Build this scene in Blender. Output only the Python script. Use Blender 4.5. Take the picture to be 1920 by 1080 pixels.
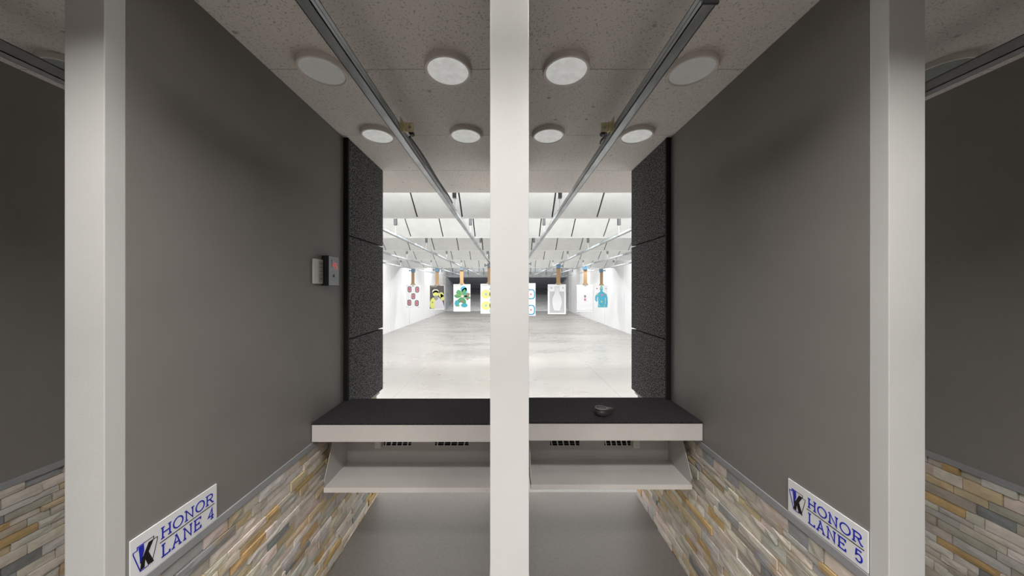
import bpy, bmesh, math, random
from mathutils import Vector, Matrix
R = random.Random(7)
for o in list(bpy.data.objects):
    bpy.data.objects.remove(o)
S = bpy.context.scene
COL = S.collection

# ------------------------------------------------------------------ camera, world, exposure
CAMZ, F, U0, V0 = 1.76, 570.0, 951.0, 540.0
cam = bpy.data.cameras.new('camera')
cam.sensor_fit = 'HORIZONTAL'
cam.sensor_width = 36.0
cam.lens = F / 1920 * 36.0
cam.shift_x = (960 - U0) / 1920
cam.shift_y = (V0 - 540) / 1920
cam.clip_start = 0.02
cam.clip_end = 100
camo = bpy.data.objects.new('camera', cam)
COL.objects.link(camo)
camo.location = (0, 0, CAMZ)
camo.rotation_euler = (math.pi / 2, 0, 0)
S.camera = camo
S.view_settings.view_transform = 'Standard'
S.view_settings.look = 'None'
S.view_settings.gamma = 1
S.view_settings.use_curve_mapping = False
S.view_settings.exposure = 0.0
w = bpy.data.worlds.new('world')
S.world = w
w.use_nodes = True
w.node_tree.nodes['Background'].inputs[0].default_value = (0.6, 0.62, 0.65, 1)
w.node_tree.nodes['Background'].inputs[1].default_value = 0.02


def X(px, Y):
    return (px - U0) * Y / F


def Z(py, Y):
    return CAMZ + (V0 - py) * Y / F


# light levels
P_RANGE = 250.0      # each strip light row over the range
P_LANE = 2.2        # each lit round light of the shooting lanes
P_LINE = 12.5
P_ROOM = 17.0       # round lights over the waiting side
E_DISC = 0.55


def area(name, size, size_y, loc, power, color, parent=None, shape='RECTANGLE', rot=(0, 0, 0), spread=180):
    l = bpy.data.lights.new(name, 'AREA')
    l.shape = shape
    l.size = size
    if shape in ('RECTANGLE', 'ELLIPSE'):
        l.size_y = size_y
    l.energy = power
    l.color = color
    l.spread = math.radians(spread)
    o = bpy.data.objects.new(name, l)
    COL.objects.link(o)
    o.location = loc
    o.rotation_euler = rot
    if parent:
        o.parent = parent
    return o


# ------------------------------------------------------------------ helpers
def tag(o, label=None, cat=None, group=None, kind=None):
    if label: o['label'] = label
    if cat: o['category'] = cat
    if group: o['group'] = group
    if kind: o['kind'] = kind
    return o


def empty(name, loc=(0, 0, 0), rz=0):
    o = bpy.data.objects.new(name, None)
    COL.objects.link(o)
    o.location = loc
    o.rotation_euler = (0, 0, rz)
    o.empty_display_size = 0.05
    return o


class MB:
    def __init__(s):
        s.v, s.f, s.c = [], [], []
        s.col = None

    def add(s, vs, fs):
        n = len(s.v)
        s.v += [tuple(v) for v in vs]
        s.f += [tuple(n + i for i in f) for f in fs]
        s.c += [s.col or (1, 1, 1)] * len(vs)

    def box(s, x0, x1, y0, y1, z0, z1, b=0):
        if x0 > x1: x0, x1 = x1, x0
        if y0 > y1: y0, y1 = y1, y0
        if z0 > z1: z0, z1 = z1, z0
        if b <= 0:
            vs = [(x, y, z) for x in (x0, x1) for y in (y0, y1) for z in (z0, z1)]
            s.add(vs, [(0, 1, 3, 2), (4, 6, 7, 5), (0, 4, 5, 1), (2, 3, 7, 6), (0, 2, 6, 4), (1, 5, 7, 3)])
            return s
        bm = bmesh.new()
        bmesh.ops.create_cube(bm, size=1)
        for v in bm.verts:
            v.co = Vector((x0 + (v.co.x + .5) * (x1 - x0), y0 + (v.co.y + .5) * (y1 - y0), z0 + (v.co.z + .5) * (z1 - z0)))
        bmesh.ops.bevel(bm, geom=list(bm.edges), offset=b, segments=2, affect='EDGES', profile=.6)
        s.bm(bm)
        return s

    def bm(s, bm):
        bm.verts.index_update()
        s.add([v.co[:] for v in bm.verts], [[v.index for v in f.verts] for f in bm.faces])
        bm.free()

    def lathe(s, prof, n=48, c=(0, 0, 0), M=None):
        vs, fs = [], []
        for (r, z) in prof:
            for i in range(n):
                a = 2 * math.pi * i / n
                p = Vector((c[0] + r * math.cos(a), c[1] + r * math.sin(a), c[2] + z))
                vs.append(M @ p if M else p)
        for j in range(len(prof) - 1):
            for i in range(n):
                k = (i + 1) % n
                fs.append((j * n + i, j * n + k, (j + 1) * n + k, (j + 1) * n + i))
        if prof[0][0] > 0: fs.append(tuple(range(n))[::-1])
        if prof[-1][0] > 0: fs.append(tuple((len(prof) - 1) * n + i for i in range(n)))
        s.add(vs, fs)
        return s

    def cyl(s, p, q, r, n=12, r2=None):
        p, q = Vector(p), Vector(q)
        d = (q - p)
        L = d.length
        M = Matrix.Translation(p) @ d.to_track_quat('Z', 'Y').to_matrix().to_4x4()
        return s.lathe([(r, 0), (r2 if r2 is not None else r, L)], n, M=M)

    def prism(s, pts, o, u, v, n, t):
        """polygon pts (a,b) in plane o + a*u + b*v, thickness t along n"""
        o, u, v, n = Vector(o), Vector(u), Vector(v), Vector(n)
        A = [o + u * a + v * b for a, b in pts]
        B = [p + n * t for p in A]
        k = len(pts)
        s.add(A + B, [tuple(range(k))[::-1], tuple(range(k, 2 * k))] + [(i, (i + 1) % k, k + (i + 1) % k, k + i) for i in range(k)])
        return s

    def build(s, name, mat, parent=None, smooth=False, colors=False):
        me = bpy.data.meshes.new(name)
        me.from_pydata(s.v, [], s.f)
        me.update()
        bm = bmesh.new()
        bm.from_mesh(me)
        bmesh.ops.recalc_face_normals(bm, faces=bm.faces)
        bm.to_mesh(me)
        bm.free()
        if colors:
            at = me.color_attributes.new('tone', 'FLOAT_COLOR', 'POINT')
            for i, c in enumerate(s.c):
                at.data[i].color = (*c, 1)
        if smooth:
            for p in me.polygons: p.use_smooth = True
        me.materials.append(mat)
        o = bpy.data.objects.new(name, me)
        COL.objects.link(o)
        if smooth:
            m = o.modifiers.new('es', 'EDGE_SPLIT')
            m.split_angle = math.radians(35)
        if parent:
            o.parent = parent
            o.matrix_parent_inverse = Matrix.Identity(4)
        return o


def kids(o):
    return [c for c in bpy.data.objects if c.parent == o]


# every thing's parts are modelled in world coordinates; when the empty is placed at its base the
# part offsets are compensated here
def place(root, base):
    root.location = base
    for c in kids(root):
        if c.type == 'MESH':
            c.data.transform(Matrix.Translation(-Vector(base)))
            for g in kids(c):
                g.data.transform(Matrix.Translation(-Vector(base)))
        else:
            c.location = Vector(c.location) - Vector(base)


def copy_tree(o, parent=None):
    c = o.copy()
    COL.objects.link(c)
    c.parent = parent
    for ch in kids(o):
        copy_tree(ch, c)
    return c


# ------------------------------------------------------------------ materials
def srgb(r, g, b):
    def f(c):
        c /= 255
        return c / 12.92 if c <= .04045 else ((c + .055) / 1.055) ** 2.4
    return (f(r), f(g), f(b), 1)


def mat(name, col, rough=.5, metal=0, var=0, vscale=6, bump=0, bscale=80, spec=.5, rvar=0, coords='Object', stretch=(1, 1, 1)):
    m = bpy.data.materials.new(name)
    m.use_nodes = True
    nt = m.node_tree
    b = nt.nodes['Principled BSDF']
    b.inputs['Base Color'].default_value = col
    b.inputs['Roughness'].default_value = rough
    b.inputs['Metallic'].default_value = metal
    b.inputs['Specular IOR Level'].default_value = spec
    tc = nt.nodes.new('ShaderNodeTexCoord')
    mp = nt.nodes.new('ShaderNodeMapping')
    mp.inputs['Scale'].default_value = stretch
    nt.links.new(tc.outputs[coords], mp.inputs[0])
    no = nt.nodes.new('ShaderNodeTexNoise')
    no.inputs['Scale'].default_value = vscale
    no.inputs['Detail'].default_value = 6
    no.inputs['Roughness'].default_value = .6
    nt.links.new(mp.outputs[0], no.inputs[0])
    rp = nt.nodes.new('ShaderNodeValToRGB')
    rp.color_ramp.elements[0].position = .3
    rp.color_ramp.elements[1].position = .7
    k = max(var, .02)
    rp.color_ramp.elements[0].color = tuple(c * (1 - k) for c in col[:3]) + (1,)
    rp.color_ramp.elements[1].color = tuple(min(1, c * (1 + k)) for c in col[:3]) + (1,)
    nt.links.new(no.outputs['Fac'], rp.inputs[0])
    nt.links.new(rp.outputs[0], b.inputs['Base Color'])
    if rvar:
        mr = nt.nodes.new('ShaderNodeMapRange')
        mr.inputs[3].default_value = max(0, rough - rvar)
        mr.inputs[4].default_value = min(1, rough + rvar)
        nt.links.new(no.outputs['Fac'], mr.inputs[0])
        nt.links.new(mr.outputs[0], b.inputs['Roughness'])
    if bump:
        n2 = nt.nodes.new('ShaderNodeTexNoise')
        n2.inputs['Scale'].default_value = bscale
        n2.inputs['Detail'].default_value = 4
        nt.links.new(mp.outputs[0], n2.inputs[0])
        bp = nt.nodes.new('ShaderNodeBump')
        bp.inputs['Strength'].default_value = bump
        bp.inputs['Distance'].default_value = .01
        nt.links.new(n2.outputs['Fac'], bp.inputs['Height'])
        nt.links.new(bp.outputs[0], b.inputs['Normal'])
    m['rp'] = 0
    return m


def emit(name, col, s):
    m = mat(name, col, .5)
    b = m.node_tree.nodes['Principled BSDF']
    b.inputs['Emission Color'].default_value = col
    b.inputs['Emission Strength'].default_value = s
    return m


M = {}
M['taupe'] = mat('taupe_paint', (.228, .212, .200, 1), .55, var=.05, vscale=3, bump=.03, bscale=250, spec=.35)
M['post'] = mat('grey_powder_coat', (.565, .56, .55, 1), .34, var=.03, vscale=4, bump=.03, bscale=160, spec=.5)
M['post_dark'] = mat('trim_metal', (.30, .31, .32, 1), .45, var=.06, vscale=8)
M['apron'] = mat('brushed_apron_metal', (.74, .71, .68, 1), .38, var=.05, vscale=5, spec=.5)
M['tray'] = mat('tray_metal', (.56, .54, .525, 1), .36, var=.08, vscale=3, spec=.5)
M['white_metal'] = mat('white_wire', (.75, .74, .76, 1), .4)
M['knob'] = mat('ivory_plastic', (.75, .74, .68, 1), .5, var=.08, vscale=60)
M['black'] = mat('black_plastic', (.008, .008, .009, 1), .5)
M['black_strip'] = mat('black_edge', (.006, .006, .006, 1), .9)
M['galv'] = mat('galvanised_steel', (.44, .47, .49, 1), .38, metal=.75, var=.35, vscale=14, rvar=.12, bump=.05, bscale=60, stretch=(1, .25, 1))
M['galv_far'] = mat('galvanised_track', (.46, .49, .51, 1), .5, metal=.4, var=.2, vscale=5)
M['zinc'] = mat('yellow_zinc', (.62, .56, .36, 1), .4, metal=.3, var=.3, vscale=30)
M['bolt'] = mat('bolt_steel', (.45, .43, .36, 1), .35, metal=.9)
M['white_wall'] = mat('white_range_wall', (.60, .605, .61, 1), .45, var=.02, vscale=2)
M['baffle'] = mat('baffle_board', (.66, .67, .66, 1), .7, var=.06, vscale=5, bump=.05, bscale=60)
M['edge'] = mat('baffle_edge', (.80, .80, .79, 1), .6)
M['trap'] = mat('trap_steel', (.17, .175, .20, 1), .55, metal=.2, var=.25, vscale=2.5)
M['trap_header'] = mat('trap_header_steel', (.38, .40, .41, 1), .6, var=.25, vscale=2, stretch=(3, 1, 1))
M['ring'] = mat('light_ring', (.80, .76, .71, 1), .5, var=.04)
M['sign'] = mat('white_sign_plate', (.78, .79, .81, 1), .35)
M['blue'] = mat('sign_blue', (.012, .022, .42, 1), .4)
M['ink'] = mat('sign_black', (.004, .004, .005, 1), .4)
M['plate'] = mat('switch_plate', (.62, .62, .60, 1), .4)
M['plate2'] = mat('switch_side', (.42, .42, .41, 1), .5)
M['face'] = mat('control_face', (.24, .26, .29, 1), .35)
M['red'] = emit('red_led', (.85, .06, .04, 1), .55)
M['paper'] = mat('target_paper', (.68, .68, .70, 1), .8)
M['card'] = mat('cardboard', (.30, .19, .095, 1), .8, var=.1, vscale=12, stretch=(3, 3, .3))
M['carrier'] = mat('carrier_blue', (.09, .19, .28, 1), .4)
M['carrier2'] = mat('carrier_grey', (.13, .16, .19, 1), .4)
M['cup'] = mat('dark_rubber', (.055, .045, .048, 1), .38, var=.2, vscale=40)
M['strut_dark'] = mat('strut_dark', (.03, .032, .036, 1), .6)
M['strut_grey'] = mat('strut_grey', (.22, .22, .24, 1), .6)
M['mortar'] = mat('stone_bed', (.45, .43, .39, 1), .9)
M['trap_ramp'] = mat('trap_ramp_steel', (.50, .50, .51, 1), .6, var=.2, vscale=2, stretch=(1, 4, 1))
M['rod'] = mat('rod_metal', (.36, .36, .35, 1), .5)
M['cup_rim'] = mat('cup_rim', (.16, .15, .15, 1), .4)
M['header'] = mat('header_paint', (.72, .72, .71, 1), .6)
M['offdisc'] = mat('unlit_lens', (.33, .36, .35, 1), .5, var=.08, vscale=30)


def disc_mat(name, e):
    m = mat(name, (.5, .5, .48, 1), .5)
    nt = m.node_tree
    b = nt.nodes['Principled BSDF']
    no = nt.nodes.new('ShaderNodeTexNoise')
    no.inputs['Scale'].default_value = 35
    no.inputs['Detail'].default_value = 8
    tc = nt.nodes.new('ShaderNodeTexCoord')
    nt.links.new(tc.outputs['Object'], no.inputs[0])
    rp = nt.nodes.new('ShaderNodeValToRGB')
    rp.color_ramp.elements[0].position = .35
    rp.color_ramp.elements[0].color = (.80, .81, .78, 1)
    rp.color_ramp.elements[1].position = .6
    rp.color_ramp.elements[1].color = (1, 1, .97, 1)
    nt.links.new(no.outputs['Fac'], rp.inputs[0])
    nt.links.new(rp.outputs[0], b.inputs['Emission Color'])
    b.inputs['Emission Strength'].default_value = e
    return m


M['disc_in'] = disc_mat('lit_lens', .36)
M['disc_out'] = disc_mat('dim_lens', .10)
M['disc_bright'] = disc_mat('bright_lens', 1.2)


def stone_mat():
    m = bpy.data.materials.new('split_stone')
    m.use_nodes = True
    nt = m.node_tree
    L = nt.links.new
    b = nt.nodes['Principled BSDF']
    b.inputs['Roughness'].default_value = .75
    b.inputs['Specular IOR Level'].default_value = .3
    at = nt.nodes.new('ShaderNodeAttribute')
    at.attribute_name = 'tone'
    tc = nt.nodes.new('ShaderNodeTexCoord')
    mp = nt.nodes.new('ShaderNodeMapping')
    mp.inputs['Scale'].default_value = (1, .8, 1.2)
    L(tc.outputs['Object'], mp.inputs[0])
    n1 = nt.nodes.new('ShaderNodeTexNoise')
    n1.inputs['Scale'].default_value = 16
    n1.inputs['Detail'].default_value = 8
    n1.inputs['Roughness'].default_value = .7
    n1.inputs['Distortion'].default_value = .2
    L(mp.outputs[0], n1.inputs[0])
    r1 = nt.nodes.new('ShaderNodeValToRGB')
    r1.color_ramp.elements[0].position = .3
    r1.color_ramp.elements[0].color = (.80, .80, .80, 1)
    r1.color_ramp.elements[1].position = .72
    r1.color_ramp.elements[1].color = (1.16, 1.16, 1.16, 1)
    L(n1.outputs['Fac'], r1.inputs[0])
    mx = nt.nodes.new('ShaderNodeMix')
    mx.data_type = 'RGBA'
    mx.blend_type = 'MULTIPLY'
    mx.inputs[0].default_value = 1
    L(at.outputs['Color'], mx.inputs[6])
    L(r1.outputs[0], mx.inputs[7])
    # rusty veins
    n2 = nt.nodes.new('ShaderNodeTexNoise')
    n2.inputs['Scale'].default_value = 5
    n2.inputs['Detail'].default_value = 8
    n2.inputs['Distortion'].default_value = 1.5
    L(mp.outputs[0], n2.inputs[0])
    r2 = nt.nodes.new('ShaderNodeValToRGB')
    r2.color_ramp.elements[0].position = .56
    r2.color_ramp.elements[0].color = (0, 0, 0, 1)
    r2.color_ramp.elements[1].position = .68
    r2.color_ramp.elements[1].color = (.55, .55, .55, 1)
    L(n2.outputs['Fac'], r2.inputs[0])
    m2 = nt.nodes.new('ShaderNodeMix')
    m2.data_type = 'RGBA'
    L(r2.outputs[0], m2.inputs[0])
    L(mx.outputs[2], m2.inputs[6])
    m2.inputs[7].default_value = (.46, .30, .12, 1)
    L(m2.outputs[2], b.inputs['Base Color'])
    n3 = nt.nodes.new('ShaderNodeTexNoise')
    n3.inputs['Scale'].default_value = 40
    n3.inputs['Detail'].default_value = 6
    L(mp.outputs[0], n3.inputs[0])
    bp = nt.nodes.new('ShaderNodeBump')
    bp.inputs['Strength'].default_value = .4
    bp.inputs['Distance'].default_value = .006
    L(n3.outputs['Fac'], bp.inputs['Height'])
    L(bp.outputs[0], b.inputs['Normal'])
    return m


M['stone'] = stone_mat()


def speckle(name, base, spot, scale, thresh, rough=.9, bump=.3, extra=None, bright=None):
    m = mat(name, base, rough, var=.05, vscale=1.5, spec=.2)
    nt = m.node_tree
    L = nt.links.new
    b = nt.nodes['Principled BSDF']
    tc = nt.nodes.new('ShaderNodeTexCoord')
    vo = nt.nodes.new('ShaderNodeTexNoise')
    vo.inputs['Scale'].default_value = scale
    vo.inputs['Detail'].default_value = 2
    L(tc.outputs['Object'], vo.inputs[0])
    rp = nt.nodes.new('ShaderNodeValToRGB')
    rp.color_ramp.elements[0].position = thresh
    rp.color_ramp.elements[0].color = (0, 0, 0, 1)
    rp.color_ramp.elements[1].position = thresh + .07
    rp.color_ramp.elements[1].color = (1, 1, 1, 1)
    L(vo.outputs['Fac'], rp.inputs[0])
    old = b.inputs['Base Color'].links[0].from_socket
    mx = nt.nodes.new('ShaderNodeMix')
    mx.data_type = 'RGBA'
    L(rp.outputs[0], mx.inputs[0])
    mx.inputs[6].default_value = spot
    L(old, mx.inputs[7])
    out = mx.outputs[2]
    if extra:       # sparse larger pits
        v2 = nt.nodes.new('ShaderNodeTexVoronoi')
        v2.inputs['Scale'].default_value = extra
        v2.inputs['Randomness'].default_value = 1
        L(tc.outputs['Object'], v2.inputs[0])
        r3 = nt.nodes.new('ShaderNodeValToRGB')
        r3.color_ramp.elements[0].position = .03
        r3.color_ramp.elements[0].color = (0, 0, 0, 1)
        r3.color_ramp.elements[1].position = .09
        r3.color_ramp.elements[1].color = (1, 1, 1, 1)
        L(v2.outputs['Distance'], r3.inputs[0])
        m3 = nt.nodes.new('ShaderNodeMix')
        m3.data_type = 'RGBA'
        L(r3.outputs[0], m3.inputs[0])
        m3.inputs[6].default_value = tuple(c * .5 for c in base[:3]) + (1,)
        L(out, m3.inputs[7])
        out = m3.outputs[2]
    L(out, b.inputs['Base Color'])
    bp = nt.nodes.new('ShaderNodeBump')
    bp.inputs['Strength'].default_value = bump
    bp.inputs['Distance'].default_value = .004
    L(vo.outputs['Fac'], bp.inputs['Height'])
    L(bp.outputs[0], b.inputs['Normal'])
    return m


M['ceiling'] = speckle('acoustic_ceiling', (.80, .765, .72, 1), (.52, .495, .46, 1), 130, .34, extra=7)
M['foam'] = speckle('black_acoustic_foam', (.19, .185, .19, 1), (.018, .017, .018, 1), 120, .47, bump=.8)
M['mat_top'] = speckle('black_carpet', (.050, .044, .048, 1), (.018, .019, .021, 1), 170, .45, bump=.6)


def floor_mat(name, ca, cb, r0, r1_):
    m = bpy.data.materials.new(name)
    m.use_nodes = True
    nt = m.node_tree
    L = nt.links.new
    b = nt.nodes['Principled BSDF']
    tc = nt.nodes.new('ShaderNodeTexCoord')
    mp = nt.nodes.new('ShaderNodeMapping')
    mp.inputs['Scale'].default_value = (.45, 1.3, 1)
    L(tc.outputs['Object'], mp.inputs[0])
    n1 = nt.nodes.new('ShaderNodeTexNoise')
    n1.inputs['Scale'].default_value = .8
    n1.inputs['Detail'].default_value = 6
    n1.inputs['Roughness'].default_value = .55
    n1.inputs['Distortion'].default_value = .15
    L(mp.outputs[0], n1.inputs[0])
    r1 = nt.nodes.new('ShaderNodeValToRGB')
    r1.color_ramp.elements[0].position = .15
    r1.color_ramp.elements[0].color = ca
    r1.color_ramp.elements[1].position = .85
    r1.color_ramp.elements[1].color = cb
    L(n1.outputs['Fac'], r1.inputs[0])
    n2 = nt.nodes.new('ShaderNodeTexNoise')
    n2.inputs['Scale'].default_value = 60
    n2.inputs['Detail'].default_value = 5
    L(tc.outputs['Object'], n2.inputs[0])
    mx = nt.nodes.new('ShaderNodeMix')
    mx.data_type = 'RGBA'
    mx.blend_type = 'OVERLAY'
    mx.inputs[0].default_value = .25
    L(r1.outputs[0], mx.inputs[6])
    L(n2.outputs['Fac'], mx.inputs[7])
    L(mx.outputs[2], b.inputs['Base Color'])
    mr = nt.nodes.new('ShaderNodeMapRange')
    mr.inputs[3].default_value = r0
    mr.inputs[4].default_value = r1_
    L(n1.outputs['Fac'], mr.inputs[0])
    L(mr.outputs[0], b.inputs['Roughness'])
    b.inputs['Specular IOR Level'].default_value = .55
    return m


M['floor'] = floor_mat('polished_concrete', (.185, .178, .169, 1), (.280, .271, .258, 1), .22, .34)
M['floor_lane'] = floor_mat('dark_brown_concrete', (.105, .094, .086, 1), (.175, .160, .148, 1), .32, .45)  # lane side concrete coloured darker and browner than the range floor
M['joint'] = mat('joint_filler', (.20, .20, .195, 1), .7)

# ------------------------------------------------------------------ setting
WX = 4.7          # half width of the range
ZC = CAMZ + 1.012  # lane ceiling
YE = 3.23         # far edge of lane ceiling
YT = 23.3         # trap
ZR = 4.05         # range roof
YB = -3.2         # wall behind the shooters


def struct(o):
    o['kind'] = 'structure'
    return o


struct(MB().box(-WX - .2, WX + .2, 2.62, 30, -.15, 0).build('floor', M['floor']))
struct(MB().box(-WX - .2, WX + .2, YB - .2, 2.62, -.15, 0).build('floor', M['floor_lane']))
j = MB()
for xx in (-1.83, 1.83):
    j.box(xx - .004, xx + .004, 2.2, YT, -.004, .0006)
for yy in (6.6, 12.7, 18.8):
    j.box(-WX, WX, yy - .004, yy + .004, -.004, .0006)
struct(j.build('trim_1', M['joint']))
struct(MB().box(-WX - .2, -WX, YB - .2, YT, 0, ZR).build('wall_left', M['white_wall']))
struct(MB().box(WX, WX + .2, YB - .2, YT, 0, ZR).build('wall_right', M['white_wall']))
struct(MB().box(-WX, WX, YB - .2, YB, 0, ZC).build('wall_back', M['taupe']))
struct(MB().box(-WX - .2, WX + .2, YE, YT + .3, ZR, ZR + .2).build('ceiling', M['header']))
struct(MB().box(-WX, WX, YE - .02, YE + .1, ZC + .06, ZR).build('wall_front', M['header']))
# seams of the white wall panels
for sx, nm in ((-1, 'trim_2'), (1, 'trim_3')):
    t = MB()
    y = 4.9
    while y < YT - .5:
        t.box(sx * WX, sx * (WX - .012), y - .03, y + .03, 0, ZR - .02)
        y += 2.44
    struct(t.build(nm, M['white_wall']))

# lane ceiling made of two foot acoustic boards with hairline seams
c = MB()
ys = [YB] + [1.407 + .605 * k for k in range(-7, 4)]
ys = sorted(set([y for y in ys if y < YE - .1])) + [YE]
for a, b_ in zip(ys[:-1], ys[1:]):
    c.box(-WX, WX, a + .002, b_ - .002, ZC, ZC + .04)
c.box(-WX, WX, YB, YE, ZC + .0385, ZC + .06)
struct(c.build('ceiling', M['ceiling']))

# ------------------------------------------------------------------ bullet trap
tr = empty('bullet_trap')
tag(tr, 'dark steel bullet trap closing off the far end of the range', 'bullet trap')
m = MB()
m.prism([(-WX, CAMZ + 1.25), (WX, CAMZ + 1.25), (WX, ZR - .02), (-WX, ZR - .02)], (0, YT, 0), (1, 0, 0), (0, 0, 1), (0, 1, 0), .05)
m.prism([(0, CAMZ + 1.27), (.55, CAMZ + .83), (.62, CAMZ + .83), (.62, CAMZ + .89), (.07, CAMZ + 1.3)], (-WX, YT, 0), (0, 1, 0), (0, 0, 1), (1, 0, 0), 2 * WX)
m.build('header_plate', M['trap_header'], tr)
m = MB()
for i in range(5):
    y0, z0 = YT + .6 + i * 1.1, CAMZ + .88 - i * .22
    m.prism([(0, z0), (1.12, z0 - .24), (1.12, z0 - .2), (0, z0 + .04)], (-WX, y0, 0), (0, 1, 0), (0, 0, 1), (1, 0, 0), 2 * WX)
m.build('upper_plate', M['trap'], tr)
m = MB()
for i in range(5):
    y0, z0 = YT + .0 + i * 1.2, 0.02 + i * .25
    m.prism([(0, z0), (1.22, z0 + .25), (1.22, z0 + .21), (0, z0 - .04)], (-WX, y0, 0), (0, 1, 0), (0, 0, 1), (1, 0, 0), 2 * WX)
m.build('lower_plate', M['trap_ramp'], tr)
for sx in (-1, 1):
    m = MB()
    m.box(sx * WX, sx * (WX + .1), YT, 29.6, 0, ZR - .02)
    m.build('side_plate', M['trap_header'], tr)
m = MB()
m.box(-WX, WX, 29.3, 29.5, 0, CAMZ + 1)
for k in range(4):
    m.cyl((-WX, 29.1 - k * .4, 1.35 + k * .02 + (.14 * k)), (WX, 29.1 - k * .4, 1.35 + .16 * k), .03, 8)
m.build('deceleration_slot', M['trap'], tr)
place(tr, (0, YT, 0))

# ------------------------------------------------------------------ ceiling baffles
# (front Y, front height over camera, rear Y, rear height)
BAF = [(3.82, 1.2, 4.14, .945), (5.43, 1.24, 5.80, .955), (7.32, 1.21, 7.68, .935), (9.85, 1.195, 10.25, .935), (12.9, 1.18, 13.4, .885)]
names = ['nearest wide white ceiling baffle of boards with dark gaps', 'second sloping white ceiling baffle counted from the lane ceiling',
         'middle sloping white ceiling baffle, third of the five', 'fourth sloping white ceiling baffle, last but one before the trap',
         'farthest sloping white ceiling baffle nearest the dark trap']
for i, (y0, h0, y1, h1) in enumerate(BAF):
    root = empty('ceiling_baffle')
    tag(root, names[i], 'ceiling baffle', 'white baffles across the range ceiling')
    d = Vector((0, y1 - y0, h1 - h0))
    up = -d.normalized()
    nrm = Vector((0, -up.z, up.y)) * -1          # away from the shooter
    if nrm.y < 0: nrm = -nrm
    ext = 1.15 if i else .62
    L = ext
    org = Vector((0, y1, CAMZ + h1))
    n = int(WX / .61) + 1
    m = MB()
    for k in range(-n, n):
        a, b_ = k * .61 + .0105, (k + 1) * .61 - .0105
        a, b_ = max(a, -WX + .01), min(b_, WX - .01)
        if b_ <= a: continue
        m.prism([(a, .018), (b_, .018), (b_, L), (a, L)], org, (1, 0, 0), up, nrm, .02)
    m.build('board_panel', M['baffle'], root)
    m = MB()
    m.prism([(-WX + .01, .018), (WX - .01, .018), (WX - .01, L), (-WX + .01, L)], org + nrm * .02, (1, 0, 0), up, nrm, .03)
    m.build('backing', M['black'], root)
    m = MB()
    m.prism([(-WX + .01, 0), (WX - .01, 0), (WX - .01, .018), (-WX + .01, .018)], org, (1, 0, 0), up, nrm, .05)
    m.build('edge_strip', M['edge'], root)
    place(root, (0, y1, CAMZ + h1))

# strip lights over the range, first and last added to brighten nearest baffle and trap
lab = ['added first', 'second', 'third', 'fourth', 'fifth', 'sixth', 'seventh', 'added last']
SL = [(3.48, 1.72, 1.7, 0), (4.62, 1.58, .65, -8), (6.25, 1.55, .8, -8), (8.2, 1.5, 1.05, 0), (10.9, 1.5, 1.35, 5), (14.4, 1.5, 1.6, 10), (18.0, 1.7, 1.5, 10), (21.0, 1.75, .55, 30)]
for i, (y, h, k, tl) in enumerate(SL):
    root = empty('strip_light')
    tag(root, '%s row of long white strip lighting hung above the range baffles' % lab[i], 'strip light', 'strip lights between the baffles')
    m = MB()
    m.box(-4.4, 4.4, y - .09, y + .09, CAMZ + h, CAMZ + h + .07, .01)
    m.build('housing', M['edge'], root)
    area('tube_lamp', 8.6, .14, (0, y, CAMZ + h - .06), P_RANGE * k, (1, .99, .975), root, rot=(math.radians(tl), 0, 0))
    place(root, (0, y, CAMZ + h))

# ------------------------------------------------------------------ lane dividers
TONES = [((.60, .555, .48), 6), ((.62, .54, .48), 4), ((.50, .48, .45), 4), ((.34, .345, .35), 2.2), ((.54, .44, .29), 3), ((.52, .37, .18), 1.9), ((.23, .235, .24), 1), ((.44, .41, .35), 3.5), ((.66, .62, .56), 4)]


def tone():
    t = R.choices([a for a, _ in TONES], [b for _, b in TONES])[0]
    k = R.uniform(.98, 1.28)
    return tuple(min(.85, c * k) * R.uniform(.97, 1.03) for c in t)


def stones(m, o, u, n, length, z0, z1):
    """split-face ledger stones on a plane: o + u*along, up is z, n outwards"""
    o, u, n = Vector(o), Vector(u), Vector(n)
    zc = z1
    prev = []
    while zc > z0 + .005:
        h = R.choice((.030, .038, .044, .050, .058))
        if zc - h < z0 + .015: h = zc - z0
        a = 0
        cuts = []
        while a < length - .002:
            l = R.choice((R.uniform(.05, .11), R.uniform(.08, .20)))
            if any(abs(a + l - p) < .025 for p in prev): l += .04
            if length - a - l < .06: l = length - a
            cuts.append(a + l)
            m.col = tone()
            t = R.uniform(.017, .028)
            g = .0016
            na = max(2, int(l / .035))
            nz = 2
            grid = []
            for jz in range(nz + 1):
                for ia in range(na + 1):
                    aa = a + g + (l - 2 * g) * ia / na
                    zz = zc - h + g + (h - 2 * g) * jz / nz
                    edge = ia in (0, na) or jz in (0, nz)
                    tt = t + R.uniform(-.0014, .0014) - (.002 if edge else 0)
                    grid.append(o + u * aa + Vector((0, 0, zz)) + n * tt)
            W_ = na + 1
            fs = []
            for jz in range(nz):
                for ia in range(na):
                    k = jz * W_ + ia
                    fs.append((k, k + 1, k + 1 + W_, k + W_))
            k0 = len(grid)
            base = [o + u * (a + g) + Vector((0, 0, zc - h + g)), o + u * (a + l - g) + Vector((0, 0, zc - h + g)),
                    o + u * (a + l - g) + Vector((0, 0, zc - g)), o + u * (a + g) + Vector((0, 0, zc - g))]
            fs.append(tuple(range(0, W_))[::-1] + (k0, k0 + 1))
            top = tuple(range(nz * W_, nz * W_ + W_))
            fs.append(top + (k0 + 2, k0 + 3))
            fs.append((k0, 0, W_, 2 * W_, k0 + 3))
            fs.append((k0 + 1, k0 + 2, 3 * W_ - 1, 2 * W_ - 1, W_ - 1))
            m.add(grid + base, fs)
            a += l
        prev = cuts
        zc -= h
    m.col = None


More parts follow.
